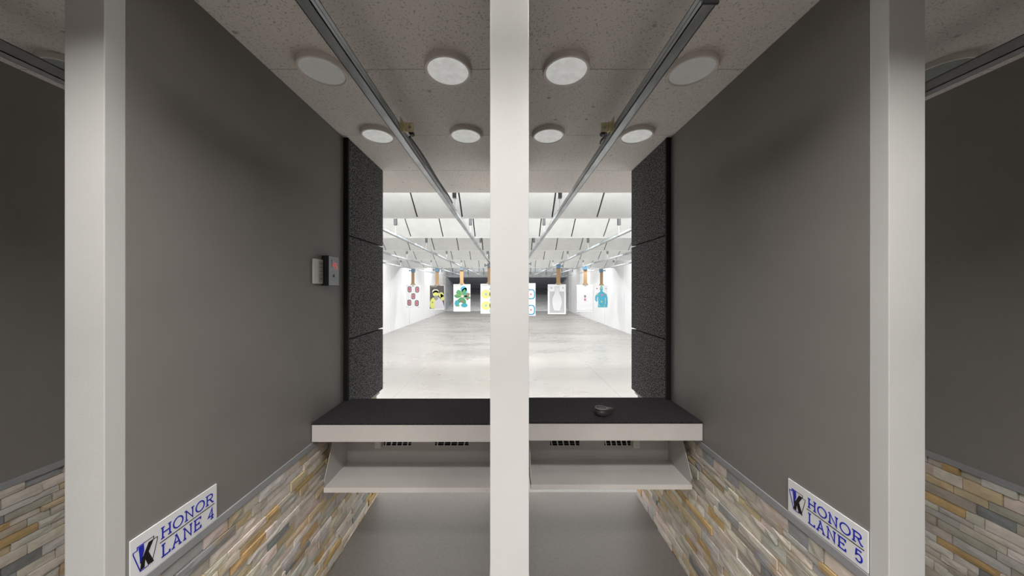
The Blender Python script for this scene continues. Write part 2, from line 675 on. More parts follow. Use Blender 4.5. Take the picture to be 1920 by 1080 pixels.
ZT0, ZT1 = CAMZ - .903, CAMZ - .871
YD = 2.60         # far end of the dividers
DIV = [(-2.37, -2.26, .81, 'far left lane divider beyond the left bay, dark wall over stone'),
       (-1.209, -1.10, .830, 'left lane divider carrying the lane 4 sign and wall control'),
       (-.048, .061, .853, 'middle lane divider seen edge on behind its pale post'),
       (1.10, 1.205, .876, 'right lane divider carrying the lane 5 sign'),
       (2.26, 2.365, .90, 'far right lane divider beyond the right bay, dark wall over stone')]
for (x0, x1, yf, lb) in DIV:
    root = empty('lane_divider')
    tag(root, lb, 'lane divider', 'dividers between the shooting lanes')
    ya = yf + .047
    MB().box(x0, x1, ya, YD, ZT1, ZC).build('wall_panel', M['taupe'], root)
    MB().box(x0 - .006, x1 + .006, ya + .001, YD + .006, ZT0, ZT1, .0015).build('ledge_trim', M['post_dark'], root)
    MB().box(x0 + .022, x1 - .022, ya, YD - .022, 0, ZT0).build('core', M['mortar'], root)
    m = MB()
    stones(m, (x0 + .022, ya, 0), (0, 1, 0), (-1, 0, 0), YD - .022 - ya, 0, ZT0)
    stones(m, (x1 - .022, ya, 0), (0, 1, 0), (1, 0, 0), YD - .022 - ya, 0, ZT0)
    stones(m, (x0 + .022, YD - .022, 0), (1, 0, 0), (0, 1, 0), x1 - x0 - .044, 0, ZT0)
    m.build('stone_veneer', M['stone'], root, colors=True)
    MB().box(x0, x1, yf, ya, 0, ZC, .002).build('post', M['post'], root)
    for sx, xw in ((-1, x0), (1, x1)):
        for (h0, h1) in ((.361, 1.010), (-.341, .349), (-.868, -.353)):
            MB().box(xw, xw + sx * .030, 2.058, YD + .02, CAMZ + h0, CAMZ + h1, .004).build('foam_panel', M['foam'], root)
        MB().box(xw, xw + sx * .031, 2.040, 2.058, CAMZ - .868, CAMZ + 1.010).build('black_edge', M['black_strip'], root)
    place(root, ((x0 + x1) / 2, yf, 0))


# ------------------------------------------------------------------ lane ceiling lights
def round_light(x, y, lens, label, power=0, spread=116, group='round lights in the lane ceiling'):
    root = empty('ceiling_light')
    tag(root, label, 'ceiling light', group)
    m = MB()
    z = ZC - .026
    m.lathe([(.1055, .026), (.1055, .005), (.1035, .001), (.1000, 0), (.0945, .001), (.0925, .004), (.0920, .012)], 64, (x, y, z))
    m.f = [f for f in m.f if len(f) == 4]
    m.build('ring', M['ring'], root, smooth=True)
    m = MB()
    m.lathe([(.0925, .0), (.0925, .014)], 64, (x, y, z + .008))
    m.build('lens', lens, root)
    if power:
        area('lamp', .18, .18, (x, y, z - .002), power, (1, .97, .93), root, 'DISK', spread=spread)
    place(root, (x, y, ZC))


pos = {(-.846, 0): 'near outer round light of the left bay, dim, beside the steel track',
       (-.271, 0): 'near inner round light of the left bay with bright lens',
       (.271, 0): 'near inner round light of the right bay with bright lens',
       (.846, 0): 'near outer round light of the right bay, dim, beside the steel track',
       (-.846, 1): 'far outer round light of the left bay, half behind the track',
       (-.271, 1): 'far inner round light of the left bay next to the middle post',
       (.271, 1): 'far inner round light of the right bay next to the middle post',
       (.846, 1): 'far outer round light of the right bay, half behind the track'}
for (x, r), lb in pos.items():
    lens = M['disc_in'] if (abs(x) < .5) else (M['disc_out'] if r == 0 else M['disc_out2'] if False else M['disc_in'])
    round_light(x * 1.0, (1.395, 1.99)[r], lens, lb)
round_light(-1.99, 1.40, M['offdisc'], 'unlit round ceiling light beyond the left post')
round_light(1.99, 1.40, M['offdisc'], 'unlit round ceiling light beyond the right post')
who = {-.846: 'outer left', -.271: 'inner left', .271: 'inner right', .846: 'outer right'}
for y, rw, pw in ((.74, 'just inside the lane mouth', P_LANE), (.12, 'over the firing line', P_LINE), (-.9, 'over the waiting side', P_ROOM)):
    for x in who:
        round_light(x, y, M['disc_bright'], '%s lit round ceiling light %s' % (who[x], rw), pw * (1.45 if abs(x) > .5 and y < .5 else .62 if y < .5 else 1 if abs(x) < .5 else .03), 172 if y > .5 else 138 if y > 0 else 116)

# ------------------------------------------------------------------ target tracks
RH = .83
TY = {-4.06: 13.1, -2.90: 12.6, -1.75: 11.7, -.576: 10.0, .576: 9.4, 1.75: 10.4, 2.90: 11.3, 4.06: 13.1}
HY = [3.34, 4.76, 6.58, 8.78, 11.6, 15.2, 18.9, 22.6]
seq = ['leftmost steel target track along the left wall', 'second steel target track from the left wall', 'third steel target track from the left wall',
       'steel target track over the left bay, nearest on the left', 'steel target track over the right bay, nearest on the right',
       'third steel target track from the right wall', 'second steel target track from the right wall', 'rightmost steel target track along the right wall']
for i, (x, ty) in enumerate(sorted(TY.items())):
    root = empty('target_track')
    tag(root, seq[i], 'track', 'steel target tracks running down the range')
    y0 = {-.576: .80, .576: .862}.get(x, .85)
    z0, z1 = CAMZ + RH - .021, CAMZ + RH + .021
    m = MB()
    hw = .0205
    # strut channel: closed bottom, slotted sides seen from below
    m.box(x - hw, x + hw, y0, 23.2, z0, z0 + .003, 0)
    m.box(x - hw, x - hw + .003, y0, 23.2, z0, z1)
    m.box(x + hw - .003, x + hw, y0, 23.2, z0, z1)
    m.box(x - hw, x - hw + .011, y0, 23.2, z1 - .003, z1)
    m.box(x + hw - .011, x + hw, y0, 23.2, z1 - .003, z1)
    m.build('channel', M['galv'] if abs(x) < 1 else M['galv_far'], root)
    if abs(x) < 1:
        m = MB()
        sx = -1 if x > 0 else 1
        # raised seam along the inner side
        m.box(x + sx * hw, x + sx * (hw + .002), y0, 3.4, z0 + .018, z0 + .021)
        m.build('side_seam', M['galv'], root)
    # end cap
    MB().box(x - .024, x + .024, y0 - .003, y0 + .004, z0 - .003, z1 + .003, .001).build('end_cap', M['strut_dark'], root)
    for hy in HY:
        m = MB()
        m.box(x - .022, x + .022, hy - .022, hy + .022, CAMZ + .985, CAMZ + (1.55 if hy < 12 else 2.2) if hy > 3.5 else CAMZ + 1.35)
        m.build('hanger_strut', M['strut_dark'] if hy > 4 else M['strut_grey'], root)
        m = MB()
        m.cyl((x, hy, z1 - .01), (x, hy, CAMZ + .99), .0045 if hy > 4 else .0035, 8)
        m.box(x - .024, x + .024, hy - .02, hy + .02, z1, z1 + .006)
        m.build('hanger_rod', M['rod'], root)
    place(root, (x, y0, z0))

# yellow zinc brackets that fix each near track to the ceiling, with a black cable along the track
for sx, side in ((-1, 'left'), (1, 'right')):
    root = empty('ceiling_bracket')
    tag(root, 'yellow zinc angle bracket bolted beside the %s bay track' % side, 'bracket', 'zinc brackets beside the tracks')
    x = sx * .526
    y = 1.60
    zc = Z(239, 1.60)
    d = -sx
    xi = sx * .5545
    m = MB()
    m.box(xi, xi - sx * .004, y - .030, y + .030, zc - .022, zc + .042, .001)      # flange against the track
    m.box(xi - sx * .018, xi - sx * .062, y - .002, y + .002, zc - .024, zc + .026, .001)   # face plate
    m.box(xi - sx * .004, xi - sx * .020, y - .003, y + .001, zc - .024, zc + .026, .001)
    bpz = m.build('plate', M['zinc'], root)
    MB().box(xi - sx * .018, xi - sx * .0225, y - .014, y + .0, zc - .024, zc + .026, .001).build('rib', M['zinc'], root)
    m = MB()
    m.lathe([(.0095, 0), (.0095, .004), (.006, .004), (.006, .010), (.0, .010)], 6, M=Matrix.Translation((xi - sx * .042, y - .002, zc + .002)) @ Matrix.Rotation(math.pi / 2, 4, 'X'))
    m.build('bolt', M['bolt'], bpz)
    m = MB()
    m.cyl((xi - sx * .046, y + .004, zc - .022), (xi - sx * .046, y + .03, zc - .022), .013, 20)
    m.build('rubber_stop', M['black'], root)
    place(root, (xi, y, zc))
for sx, side, ya, yb, r in ((-1, 'left', 1.72, 3.05, .0085), (1, 'right', 1.64, 1.80, .006)):
    root = None
    m = MB()
    P = []
    n = 24
    for k in range(n + 1):
        t = k / n
        y = ya + (yb - ya) * t
        P.append(Vector((sx * (.552 - .004 * math.sin(t * 9)), y, CAMZ + RH + .026 + .006 * math.sin(t * math.pi))))
    for a, b_ in zip(P[:-1], P[1:]):
        m.cyl(a, b_ + (b_ - a) * .1, r * (.6 + .5 * math.sin(math.pi * (P.index(a) + 1) / (n + 2))), 8)
    o = m.build('cable', M['black'])
    tag(o, 'black cable lying along the top of the %s bay track' % side, 'cable')


# ------------------------------------------------------------------ counters and trays
def counter(x0, x1, side, dz=0):
    root = empty('shooting_bench')
    tag(root, 'shooting bench of the %s bay with black carpet top and pale metal apron' % side, 'bench', 'shooting benches')
    yf, yb = 1.705, 2.08
    zt = CAMZ - .753 + dz
    ym = 2.035
    m = MB()
    m.box(x0 + .004, x1 - .004, yf - .002, ym, zt - .012, zt, .003)
    m.box(x0 + .036, x1 - .036, ym - .004, yb, zt - .012, zt - .0002)
    m.build('carpet_top', M['mat_top'], root)
    m = MB()
    m.box(x0 + .004, x1 - .004, yf, yf + .012, zt - .105, zt - .012, .0015)
    m.box(x0 + .004, x1 - .004, yf + .012, ym, zt - .030, zt - .012)
    m.box(x0 + .036, x1 - .036, ym, yb, zt - .030, zt - .012)
    m.box(x0 + .004, x1 - .004, yf, yf + .03, zt - .107, zt - .103)
    m.build('apron', M['apron'], root)
    place(root, ((x0 + x1) / 2, yf, zt))


counter(-1.10, -.048, 'left', -.003)
counter(.061, 1.10, 'right', .004)


def tray(x0, x1, side, grilles, knob, dz, stop0, stop1):
    root = empty('brass_tray')
    tag(root, 'grey metal tray slung under the %s bench with slanted end plates' % side, 'tray', 'metal trays under the benches')
    t = .003
    yb, yf = 2.0, 1.745
    zb = CAMZ - 1.147 + dz
    ztop = CAMZ - .787
    lip = .026
    m = MB()
    # back plate with openings for the grilles
    zg0, zg1 = CAMZ - 1.036, CAMZ - .86
    xs = [x0] + [v for g in sorted(grilles) for v in g] + [x1]
    m.box(x0, x1, yb, yb + t, zb, zg0)
    m.box(x0, x1, yb, yb + t, zg1, ztop)
    for k in range(0, len(xs), 2):
        m.box(xs[k], xs[k + 1], yb, yb + t, zg0, zg1)
    m.build('back_plate', M['tray'], root)
    MB().box(x0, x1, yf, yb, zb - t, zb).build('tray_floor', M['tray'], root)
    MB().box(x0, x1, yf - t, yf, zb - lip, zb + .001, .0008).build('front_lip', M['apron'], root)
    MB().box(x0 + .01, x1 - .01, yf, yf + .03, zb - lip - .001, zb - lip + .002).build('lip_return', M['tray'], root)
    for xx, st in ((x0, stop0), (x1, stop1)):
        m = MB()
        m.prism([(yf, zb - lip), (yb, zb - lip), (yb, ztop), (1.93, ztop), (1.83, CAMZ - .93), (yf, zb + .035)], (xx - t / 2, 0, 0), (0, 1, 0), (0, 0, 1), (1, 0, 0), t)
        m.build('end_plate', M['tray'], root)
        MB().box(xx - .002, xx + .002, yf, yf + .001, zb, zb + .034).build('edge_bead', M['apron'], root)
    for (ga, gb) in grilles:
        m = MB()
        m.box(ga - .01, gb + .01, yb + .030, yb + .034, zg0 - .01, zg1 + .01)
        m.box(ga - .01, gb + .01, yb + t, yb + .034, zg0 - .012, zg0 - .002)
        m.box(ga - .01, gb + .01, yb + t, yb + .034, zg1 + .002, zg1 + .012)
        m.box(ga - .012, ga - .002, yb + t, yb + .034, zg0 - .012, zg1 + .012)
        m.box(gb + .002, gb + .012, yb + t, yb + .034, zg0 - .012, zg1 + .012)
        gr = m.build('grille_recess', M['black'], root)
        m = MB()
        nb = 5
        for k in range(nb):
            xa = ga + (gb - ga) * (k + .25) / nb
            lean = .012 if side == 'left' else -.012
            m.prism([(xa, zg0 - .002), (xa + .007, zg0 - .002), (xa + .007 + lean * 3, zg1), (xa + lean * 3, zg1)], (0, yb - .004, 0), (1, 0, 0), (0, 0, 1), (0, 1, 0), .004)
        for zz in (zg0 + .012, zg0 + .045, zg0 + .08, zg0 + .11):
            m.box(ga, gb, yb + .002, yb + .004, zz, zz + .0012)
        m.build('grille_wires', M['white_metal'], gr)
    m = MB()
    m.box(knob - .022, knob + .022, yb - .034, yb, CAMZ - 1.040, CAMZ - .985, .007)
    m.build('corner_clip', M['knob'], root)
    m = MB()
    for xx in ((x0 + .45 * (x1 - x0)), (x0 + .70 * (x1 - x0))):
        m.box(xx - .012, xx + .012, yb - .12, yb - .1, zb - lip - .03, zb - t)
    m.build('mounting_tab', M['tray'], root)
    place(root, ((x0 + x1) / 2, yf, zb))


tray(-1.052, -.064, 'left', [(-.812, -.632), (-.475, -.255)], -.838, 0, 0, 0)
tray(.135, 1.060, 'right', [(.283, .475), (.640, .812)], .838, .018, 0, 0)

# dark rubber cup left on the right bench
zt = CAMZ - .753
cx, cy = X(1131, 1.80), 1.80
root = empty('rubber_cup')
tag(root, 'small dark rubber cup with a pointed lip lying on the right bench', 'cup')
m = MB()
prof = [(.029, 0), (.037, .006), (.041, .018), (.038, .030), (.034, .036), (.0345, .042), (.0315, .043), (.030, .040), (.0, .040)]
m.lathe(prof, 40, (cx - .012, cy, zt))
m.build('body', M['cup'], root, smooth=True)
m = MB()
vs = []
fs = []
A = [(cx + .002, cy - .034, zt + .038), (cx + .012, cy - .030, zt + .006), (cx + .068, cy - .004, zt + .036), (cx + .062, cy + .002, zt + .042), (cx + .010, cy + .030, zt + .042), (cx + .014, cy + .026, zt + .006), (cx - .016, cy - .036, zt + .040)]
m.add(A, [(0, 1, 2, 3), (3, 2, 5, 4), (1, 5, 2), (6, 0, 3, 4), (0, 6, 4, 5, 1)])
m.build('pointed_lip', M['cup'], root)
m = MB()
m.lathe([(.0335, .042), (.036, .043), (.036, .0445), (.031, .0445), (.030, .043)], 40, (cx - .012, cy, zt))
m.f = [f for f in m.f if len(f) == 4]
m.build('rim', M['cup_rim'], root, smooth=True)
place(root, (cx, cy, zt))

# ------------------------------------------------------------------ wall control with red digits, switch plate
xw = -1.10
root = empty('wall_control')
tag(root, 'black wall control box with grey face and red digits beside the foam', 'control box')
ya, yb = 1.800, 1.906
za, zb = CAMZ - .005 + .0, CAMZ + .193
za = Z(535.5, 1.80)
zb = Z(479, 1.80)
MB().box(xw, xw + .043, ya, yb, za, zb, .002).build('housing', M['black'], root)
MB().box(xw + .043, xw + .0445, ya + .001, yb - .001, za + .002, zb - .002).build('face_plate', M['face'], root)
fp = kids(root)[-1] if kids(root)[-1].name.startswith('face_plate') else [k for k in kids(root) if k.name.startswith('face_plate')][0]


def seg(m, o, u, v, n, w_, h_, on, t=.0011, th=.0035):
    for k in on:
        a = {'a': (0, h_ - th, w_, h_), 'g': (0, h_ / 2 - th / 2, w_, h_ / 2 + th / 2), 'd': (0, 0, w_, th), 'f': (0, h_ / 2, th, h_), 'b': (w_ - th, h_ / 2, w_, h_),
             'e': (0, 0, th, h_ / 2), 'c': (w_ - th, 0, w_, h_ / 2)}[k]
        m.prism([(a[0], a[1]), (a[2], a[1]), (a[2], a[3]), (a[0], a[3])], o, u, v, n, t)


m = MB()
xf = xw + .0445
zd = za + (zb - za) * .58
seg(m, (xf, ya + .036, zd), (0, 1, 0), (0, 0, 1), (1, 0, 0), .020, .036, 'fgbc')
seg(m, (xf, ya + .064, zd), (0, 1, 0), (0, 0, 1), (1, 0, 0), .020, .036, 'afgcd')
m.build('red_digits', M['red'], fp)['label'] = 'glowing red digits'
m = MB()
m.box(xf, xf + .002, ya + .042, ya + .056, za + .052, za + .068, .0005)
m.box(xf, xf + .0008, ya + .028, ya + .031, za + .11, zb - .02)
m.build('button', M['black'], fp)
place(root, (xw, ya, za))

root = empty('switch_plate')
tag(root, 'white louvred switch plate on the left wall against the control box', 'switch plate')
ya, yb = 1.712, 1.797
za, zb = Z(532, 1.76), Z(486, 1.76)
MB().box(xw + .0008, xw + .012, ya, yb, za, zb, .003).build('plate', M['plate'], root)
m = MB()
m.box(xw + .012, xw + .015, ya + .040, yb - .006, za + .01, zb - .01, .001)
ins = m.build('insert', M['plate2'], root)
m = MB()
for k in range(5):
    z = za + .028 + k * .022
    m.box(xw + .015, xw + .0165, ya + .044, yb - .014, z, z + .002)
m.build('louvre', M['black'], ins)
place(root, (xw, ya, za))

# ------------------------------------------------------------------ lane signs
# slab serif capitals drawn as strokes in a unit box (width, list of polylines, serif positions)
def arc(cx, cy, rx, ry, a0, a1, n=22):
    return [(cx + rx * math.cos(math.radians(a0 + (a1 - a0) * i / n)), cy + ry * math.sin(math.radians(a0 + (a1 - a0) * i / n))) for i in range(n + 1)]


G = {
    'H': (.92, [[(.16, .04), (.16, .96)], [(.76, .04), (.76, .96)], [(.16, .5), (.76, .5)], [(.02, .04), (.30, .04)], [(.02, .96), (.30, .96)], [(.62, .04), (.90, .04)], [(.62, .96), (.90, .96)]]),
    'O': (.96, [arc(.48, .5, .42, .46, 0, 360, 40)]),
    'N': (.96, [[(.17, .04), (.17, .96), (.78, .04), (.78, .96)], [(.02, .04), (.32, .04)], [(.02, .96), (.17, .96)], [(.64, .96), (.92, .96)]]),
    'R': (.90, [[(.17, .04), (.17, .96)], [(.02, .96), (.5, .96)] + arc(.5, .73, .24, .23, 90, -90, 12) + [(.17, .5)], [(.46, .5), (.76, .04), (.90, .04)], [(.02, .04), (.32, .04)]]),
    'L': (.80, [[(.17, .04), (.17, .96)], [(.02, .96), (.34, .96)], [(.02, .04), (.72, .04), (.72, .24)]]),
    'A': (.94, [[(.14, .04), (.46, .96), (.78, .04)], [(.25, .36), (.67, .36)], [(.0, .04), (.28, .04)], [(.64, .04), (.92, .04)], [(.30, .96), (.46, .96)]]),
    'E': (.84, [[(.17, .04), (.17, .96)], [(.02, .96), (.72, .96), (.72, .78)], [(.17, .5), (.56, .5)], [(.56, .40), (.56, .60)], [(.02, .04), (.74, .04), (.74, .24)]]),
    '4': (.66, [[(.46, .04), (.46, .96), (.04, .30), (.64, .30)], [(.30, .04), (.62, .04)]]),
    '5': (.68, [[(.56, .96), (.14, .96), (.10, .52)] + arc(.32, .34, .26, .30, 140, -150, 18)]),
    ' ': (.50, []),
}


RK = [0]


def ribbon(m, pts, w_, o, u, v, n, t):
    """mitred stroke; every stroke gets its own hair of height so no faces coincide"""
    RK[0] = (RK[0] + 1) % 7
    t = t + RK[0] * .00006
    P = []
    for p in pts:
        if not P or math.hypot(p[0] - P[-1][0], p[1] - P[-1][1]) > 1e-7: P.append(p)
    closed = len(P) > 3 and math.hypot(P[0][0] - P[-1][0], P[0][1] - P[-1][1]) < 1e-6
    if closed: P = P[:-1]
    k = len(P)
    Lf, Rt = [], []
    for i in range(k):
        def dr(a, b_):
            L = math.hypot(b_[0] - a[0], b_[1] - a[1])
            return ((b_[0] - a[0]) / L, (b_[1] - a[1]) / L)
        d1_ = dr(P[i - 1], P[i]) if (i > 0 or closed) else None
        d2_ = dr(P[i], P[(i + 1) % k]) if (i < k - 1 or closed) else None
        d1_ = d1_ or d2_
        d2_ = d2_ or d1_
        n1, n2 = (-d1_[1], d1_[0]), (-d2_[1], d2_[0])
        bx, by = n1[0] + n2[0], n1[1] + n2[1]
        L = math.hypot(bx, by) or 1
        bx, by = bx / L, by / L
        c_ = max(.42, bx * n1[0] + by * n1[1])
        q_ = w_ / 2 / c_
        Lf.append((P[i][0] + bx * q_, P[i][1] + by * q_))
        Rt.append((P[i][0] - bx * q_, P[i][1] - by * q_))
    vs = []
    for h_ in (0, t):
        vs += [o + u * a[0] + v * a[1] + n * h_ for a in Lf]
        vs += [o + u * a[0] + v * a[1] + n * h_ for a in Rt]
    fs = []
    for i in range(k if closed else k - 1):
        j_ = (i + 1) % k
        fs.append((2 * k + i, 2 * k + j_, 3 * k + j_, 3 * k + i))
        fs.append((i, 2 * k + i, 2 * k + j_, j_))
        fs.append((k + i, k + j_, 3 * k + j_, 3 * k + i))
        fs.append((i, j_, k + j_, k + i))
    m.add(vs, fs)


def text(m, s, x0, x1, y0, y1, wt, o, u, v, n, t=.0006):
    tot = sum(G[c_][0] for c_ in s) + .10 * (len(s) - 1)
    k = (x1 - x0) / tot
    x = x0
    h = y1 - y0
    for c_ in s:
        for pl in G[c_][1]:
            ribbon(m, [(x + p[0] * k, y0 + p[1] * h) for p in pl], wt, o, u, v, n, t)
        x += (G[c_][0] + .10) * k


def sign(o, u, n, W_, H_, num, label):
    o, u, n = Vector(o), Vector(u), Vector(n)
    v = Vector((0, 0, 1))
    root = empty('lane_sign')
    tag(root, label, 'sign', 'lane number signs')
    m = MB()
    m.prism([(0, .002), (W_, .002), (W_, H_), (0, H_)], o + n * .0005, u, v, n, .0035)
    m.build('plate', M['sign'], root)
    p = o + n * .004
    m = MB()
    text(m, 'HONOR', W_ * .295, W_ * .955, H_ * .56, H_ * .83, .0042, p, u, v, n)
    text(m, 'LANE ' + num, W_ * .30, W_ * .955, H_ * .12, H_ * .42, .0045, p, u, v, n)
    m.build('lettering', M['blue'], root)
    m = MB()
    m.prism([(W_ * .285, H_ * .485), (W_ * .965, H_ * .485), (W_ * .965, H_ * .505), (W_ * .285, H_ * .505)], p, u, v, n, .0006)
    m.build('rule', M['ink'], root)
    ex, ey, ew, eh = W_ * .025, H_ * .19, W_ * .235, H_ * .58

    def q(a, b_):
        return (ex + a * ew, ey + b_ * eh)
    m = MB()
    ribbon(m, [q(.48, 1.0), q(.16, 1.0), q(.16, .88), q(.0, .88), q(.0, .80), q(.28, 0), q(.62, 0)], .0024, p, u, v, n, .0005)
    m.prism([q(.20, .97), q(.42, .97), q(.44, .70), q(.34, .42), q(.27, .30), q(.25, .6)], p, u, v, n, .0007)
    m.build('emblem_blue', M['blue'], root)
    m = MB()
    ribbon(m, [q(.46, 1.0), q(.84, 1.0), q(.84, .88), q(1.0, .88), q(1.0, .80), q(.76, .0)], .0016, p, u, v, n, .0005)
    m.prism([q(.28, .30), q(.62, .90), q(.84, .90), q(.46, .28)], p, u, v, n, .0009)
    m.prism([q(.42, .50), q(.58, .62), q(.84, .02), q(.60, .02)], p, u, v, n, .0010)
    m.prism([q(.27, .04), q(.44, .04), q(.50, .50), q(.34, .50)], p, u, v, n, .0011)
    m.build('emblem_black', M['ink'], root)
    place(root, o)


sign((-1.10, .884, CAMZ - .872), (0, 1, 0), (1, 0, 0), .263, .134, '4', 'white sign reading HONOR LANE 4 in blue letters on the left wall')
sign((1.10, 1.186, CAMZ - .870), (0, -1, 0), (-1, 0, 0), .262, .128, '5', 'white sign reading HONOR LANE 5 in blue letters on the right wall')

# ------------------------------------------------------------------ target carriers and paper targets
C = {}


def pm(name, rgb):
    if name not in C: C[name] = mat('print_' + name, tuple(c * .66 for c in srgb(*rgb)[:3]) + (1,), .8)
    return C[name]


def ell(cx, cy, rx, ry, n=28):
    return [(cx + rx * math.cos(2 * math.pi * i / n), cy + ry * math.sin(2 * math.pi * i / n)) for i in range(n)]


def stad(cx, cy, rx, ry, p=3.2, n=40):
    out = []
    for i in range(n):
        a = 2 * math.pi * i / n
        ca, sa = math.cos(a), math.sin(a)
        out.append((cx + rx * math.copysign(abs(ca) ** (2 / p), ca), cy + ry * math.copysign(abs(sa) ** (2 / p), sa)))
    return out


def target(x, y, px0, px1, py0, py1, lab_t, lab_c, draw, base, cw=.135, cside=1, cm='carrier'):
    X0, X1, Z1, Z0 = X(px0, y), X(px1, y), Z(py0, y), Z(py1, y)
    root = empty('target_carrier')
    tag(root, lab_c, 'target carrier', 'target carriers on the tracks')
    zr = CAMZ + RH
    xc = x
    m = MB()
    m.box(xc - .075, xc + .075, y - .05, y + .09, zr - .155, zr - .024, .008)
    m.box(xc - .03, xc + .03, y - .03, y + .07, zr - .026, zr - .0215)
    m.build('housing', M[cm], root)
    m = MB()
    m.box(xc - cside * .075, xc - cside * .17, y - .01, y + .03, zr - .10, zr - .065, .004)
    m.cyl((xc - cside * .155, y - .01, zr - .13), (xc - cside * .155, y - .01, zr - .03), .018, 10)
    m.build('side_arm', M['carrier2'], root)
    m = MB()
    m.box(xc - cw / 2, xc + cw / 2, y - .012, y - .004, Z1 + .01, zr - .15, .001)
    m.prism([(-cw / 2, Z1 + .07), (-cw / 2 - .05, Z1 + .0), (cw / 2 + .05, Z1 + .0), (cw / 2, Z1 + .07)], (xc, y - .014, 0), (1, 0, 0), (0, 0, 1), (0, 1, 0), .004)
    m.build('cardboard_strip', M['card'], root)
    MB().box(xc - .045, xc + .045, y - .022, y - .014, Z1 - .02, Z1 + .03, .002).build('clip', M['bolt'], root)
    place(root, (xc, y, zr - .02))
    root = empty('paper_target')
    tag(root, lab_t, 'paper target', 'paper targets hanging in a row')
    W_, H_ = X1 - X0, Z1 - Z0
    o = Vector((X0, y - .006, Z0))
    m = MB()
    m.prism([(0, 0), (W_, 0), (W_, H_), (0, H_)], o, (1, 0, 0), (0, 0, 1), (0, 1, 0), .004)
    m.build('sheet', base, root)
    layer = [0]

    def put(name, matr, polys, k=1):
        m = MB()
        for pl in polys:
            m.prism([(a * W_, b_ * H_) for a, b_ in pl], o + Vector((0, -.0015 * k, 0)), (1, 0, 0), (0, 0, 1), (0, 1, 0), .001)
        m.build(name, matr, root)
    draw(put)
    place(root, ((X0 + X1) / 2, y, Z0))


def d1(put):
    P = [(.24, .80), (.77, .79), (.50, .50), (.22, .22), (.74, .20)]
    put('black_ring', pm('dark', (75, 72, 80)), [stad(a, b, .135, .128) for a, b in P], 1)
    put('pink_ring', pm('pink', (225, 165, 175)), [stad(a, b, .095, .098) for a, b in P], 2)
    put('red_centre', pm('rose', (205, 105, 120)), [stad(a, b, .045, .055) for a, b in P], 3)
    put('small_print', pm('grey', (150, 140, 150)), [[(.40, .93), (.55, .93), (.55, .955), (.40, .955)], [(.05, .03), (.12, .03), (.12, .04), (.05, .04)], [(.80, .02), (.93, .02), (.93, .035), (.80, .035)]])


def d2(put):
    put('dark_background', pm('charcoal', (82, 76, 76)), [[(.02, .02), (.99, .02), (.98, .99), (.02, .99)]], 1)
    put('white_coat', pm('coat', (205, 203, 210)), [[(.30, .02), (.28, .25), (.38, .42), (.55, .53), (.72, .45), (.88, .32), (.97, .12), (.99, .02)]], 2)
    put('yellow_arm', pm('yel', (214, 218, 120)), [[(.05, .10), (.03, .30), (.10, .42), (.25, .50), (.38, .44), (.34, .25), (.32, .04), (.12, .03)], ell(.78, .60, .16, .11), [(.74, .66), (.90, .60), (.98, .45), (.93, .36), (.80, .38), (.74, .50)]], 3)
    put('pale_head', pm('cap', (214, 214, 200)), [ell(.40, .74, .22, .10), ell(.42, .66, .21, .13)], 4)
    put('yellow_face', pm('yel2', (222, 222, 112)), [ell(.42, .63, .16, .08)], 5)
    put('grey_beard', pm('beard', (150, 150, 148)), [ell(.44, .48, .14, .10)], 6)
    put('green_mark', pm('gm', (140, 180, 110)), [ell(.20, .29, .07, .035)], 7)
    put('caption', pm('cap2', (190, 185, 175)), [[(.08, .93), (.50, .94), (.50, .96), (.08, .95)]], 3)


def petal(a, l, w_, cx=.52, cy=.55):
    a = math.radians(a)
    asp = .61
    out = []
    for i in range(20):
        t = i / 19
        r = l * t
        s_ = w_ * math.sin(math.pi * t ** 1.4) ** .8 if 0 < t < 1 else 0
        out.append((r, s_))
    pts = out + [(r, -s_) for r, s_ in reversed(out[1:-1])]
    return [(cx + (r * math.cos(a) - s_ * math.sin(a)), cy + asp * (r * math.sin(a) + s_ * math.cos(a))) for r, s_ in pts]


def d3(put):
    big = [62, 128, 180, 238, 292, 345, 15]
    put('green_petals', pm('gr', (86, 150, 108)), [petal(a, .50, .12) for a in (125, 175, 235, 290, 350, 20)], 1)
    put('teal_lobes', pm('teal', (70, 165, 180)), [petal(68, .58, .16), ell(.60, .82, .19, .11), ell(.20, .30, .14, .12), ell(.64, .23, .20, .08)], 2)
    put('green_overlay', pm('gr2', (80, 155, 105)), [petal(70, .48, .09), petal(237, .42, .085), petal(292, .46, .09), ell(.27, .70, .12, .075), ell(.14, .57, .08, .05)], 3)
    put('leaf_shapes', pm('leaf', (120, 165, 90)), [petal(105, .34, .06), petal(160, .40, .05), ell(.30, .22, .06, .04)], 4)
    put('brown_spots', pm('brown', (150, 120, 100)), [ell(.50, .37, .075, .05), ell(.85, .62, .085, .07), ell(.82, .46, .06, .05)], 4)
    put('pink_centre', pm('pk', (225, 200, 185)), [ell(.53, .56, .09, .05)], 5)
    put('header_print', pm('hp', (175, 190, 160)), [[(.05, .93), (.5, .93), (.5, .965), (.05, .965)], [(.66, .96), (.97, .96), (.97, .985), (.66, .985)], [(.08, .07), (.9, .07), (.9, .075), (.08, .075)]])


def d4(put):
    P = [(.30, .65), (.30, .27), (.75, .65), (.75, .27)]
    put('yellow_ring', pm('y4', (240, 236, 150)), [ell(a, b, .26, .15) for a, b in P], 1)
    put('blue_centre', pm('b4', (150, 200, 225)), [ell(a, b, .06, .04) for a, b in P], 2)
    put('blue_edge', pm('b5', (190, 225, 235)), [ell(.53, .82, .07, .04), ell(.53, .46, .07, .04), ell(.53, .10, .07, .04)], 1)
    put('caption', pm('cg', (200, 205, 205)), [[(.08, .94), (.9, .94), (.9, .955), (.08, .955)]], 1)


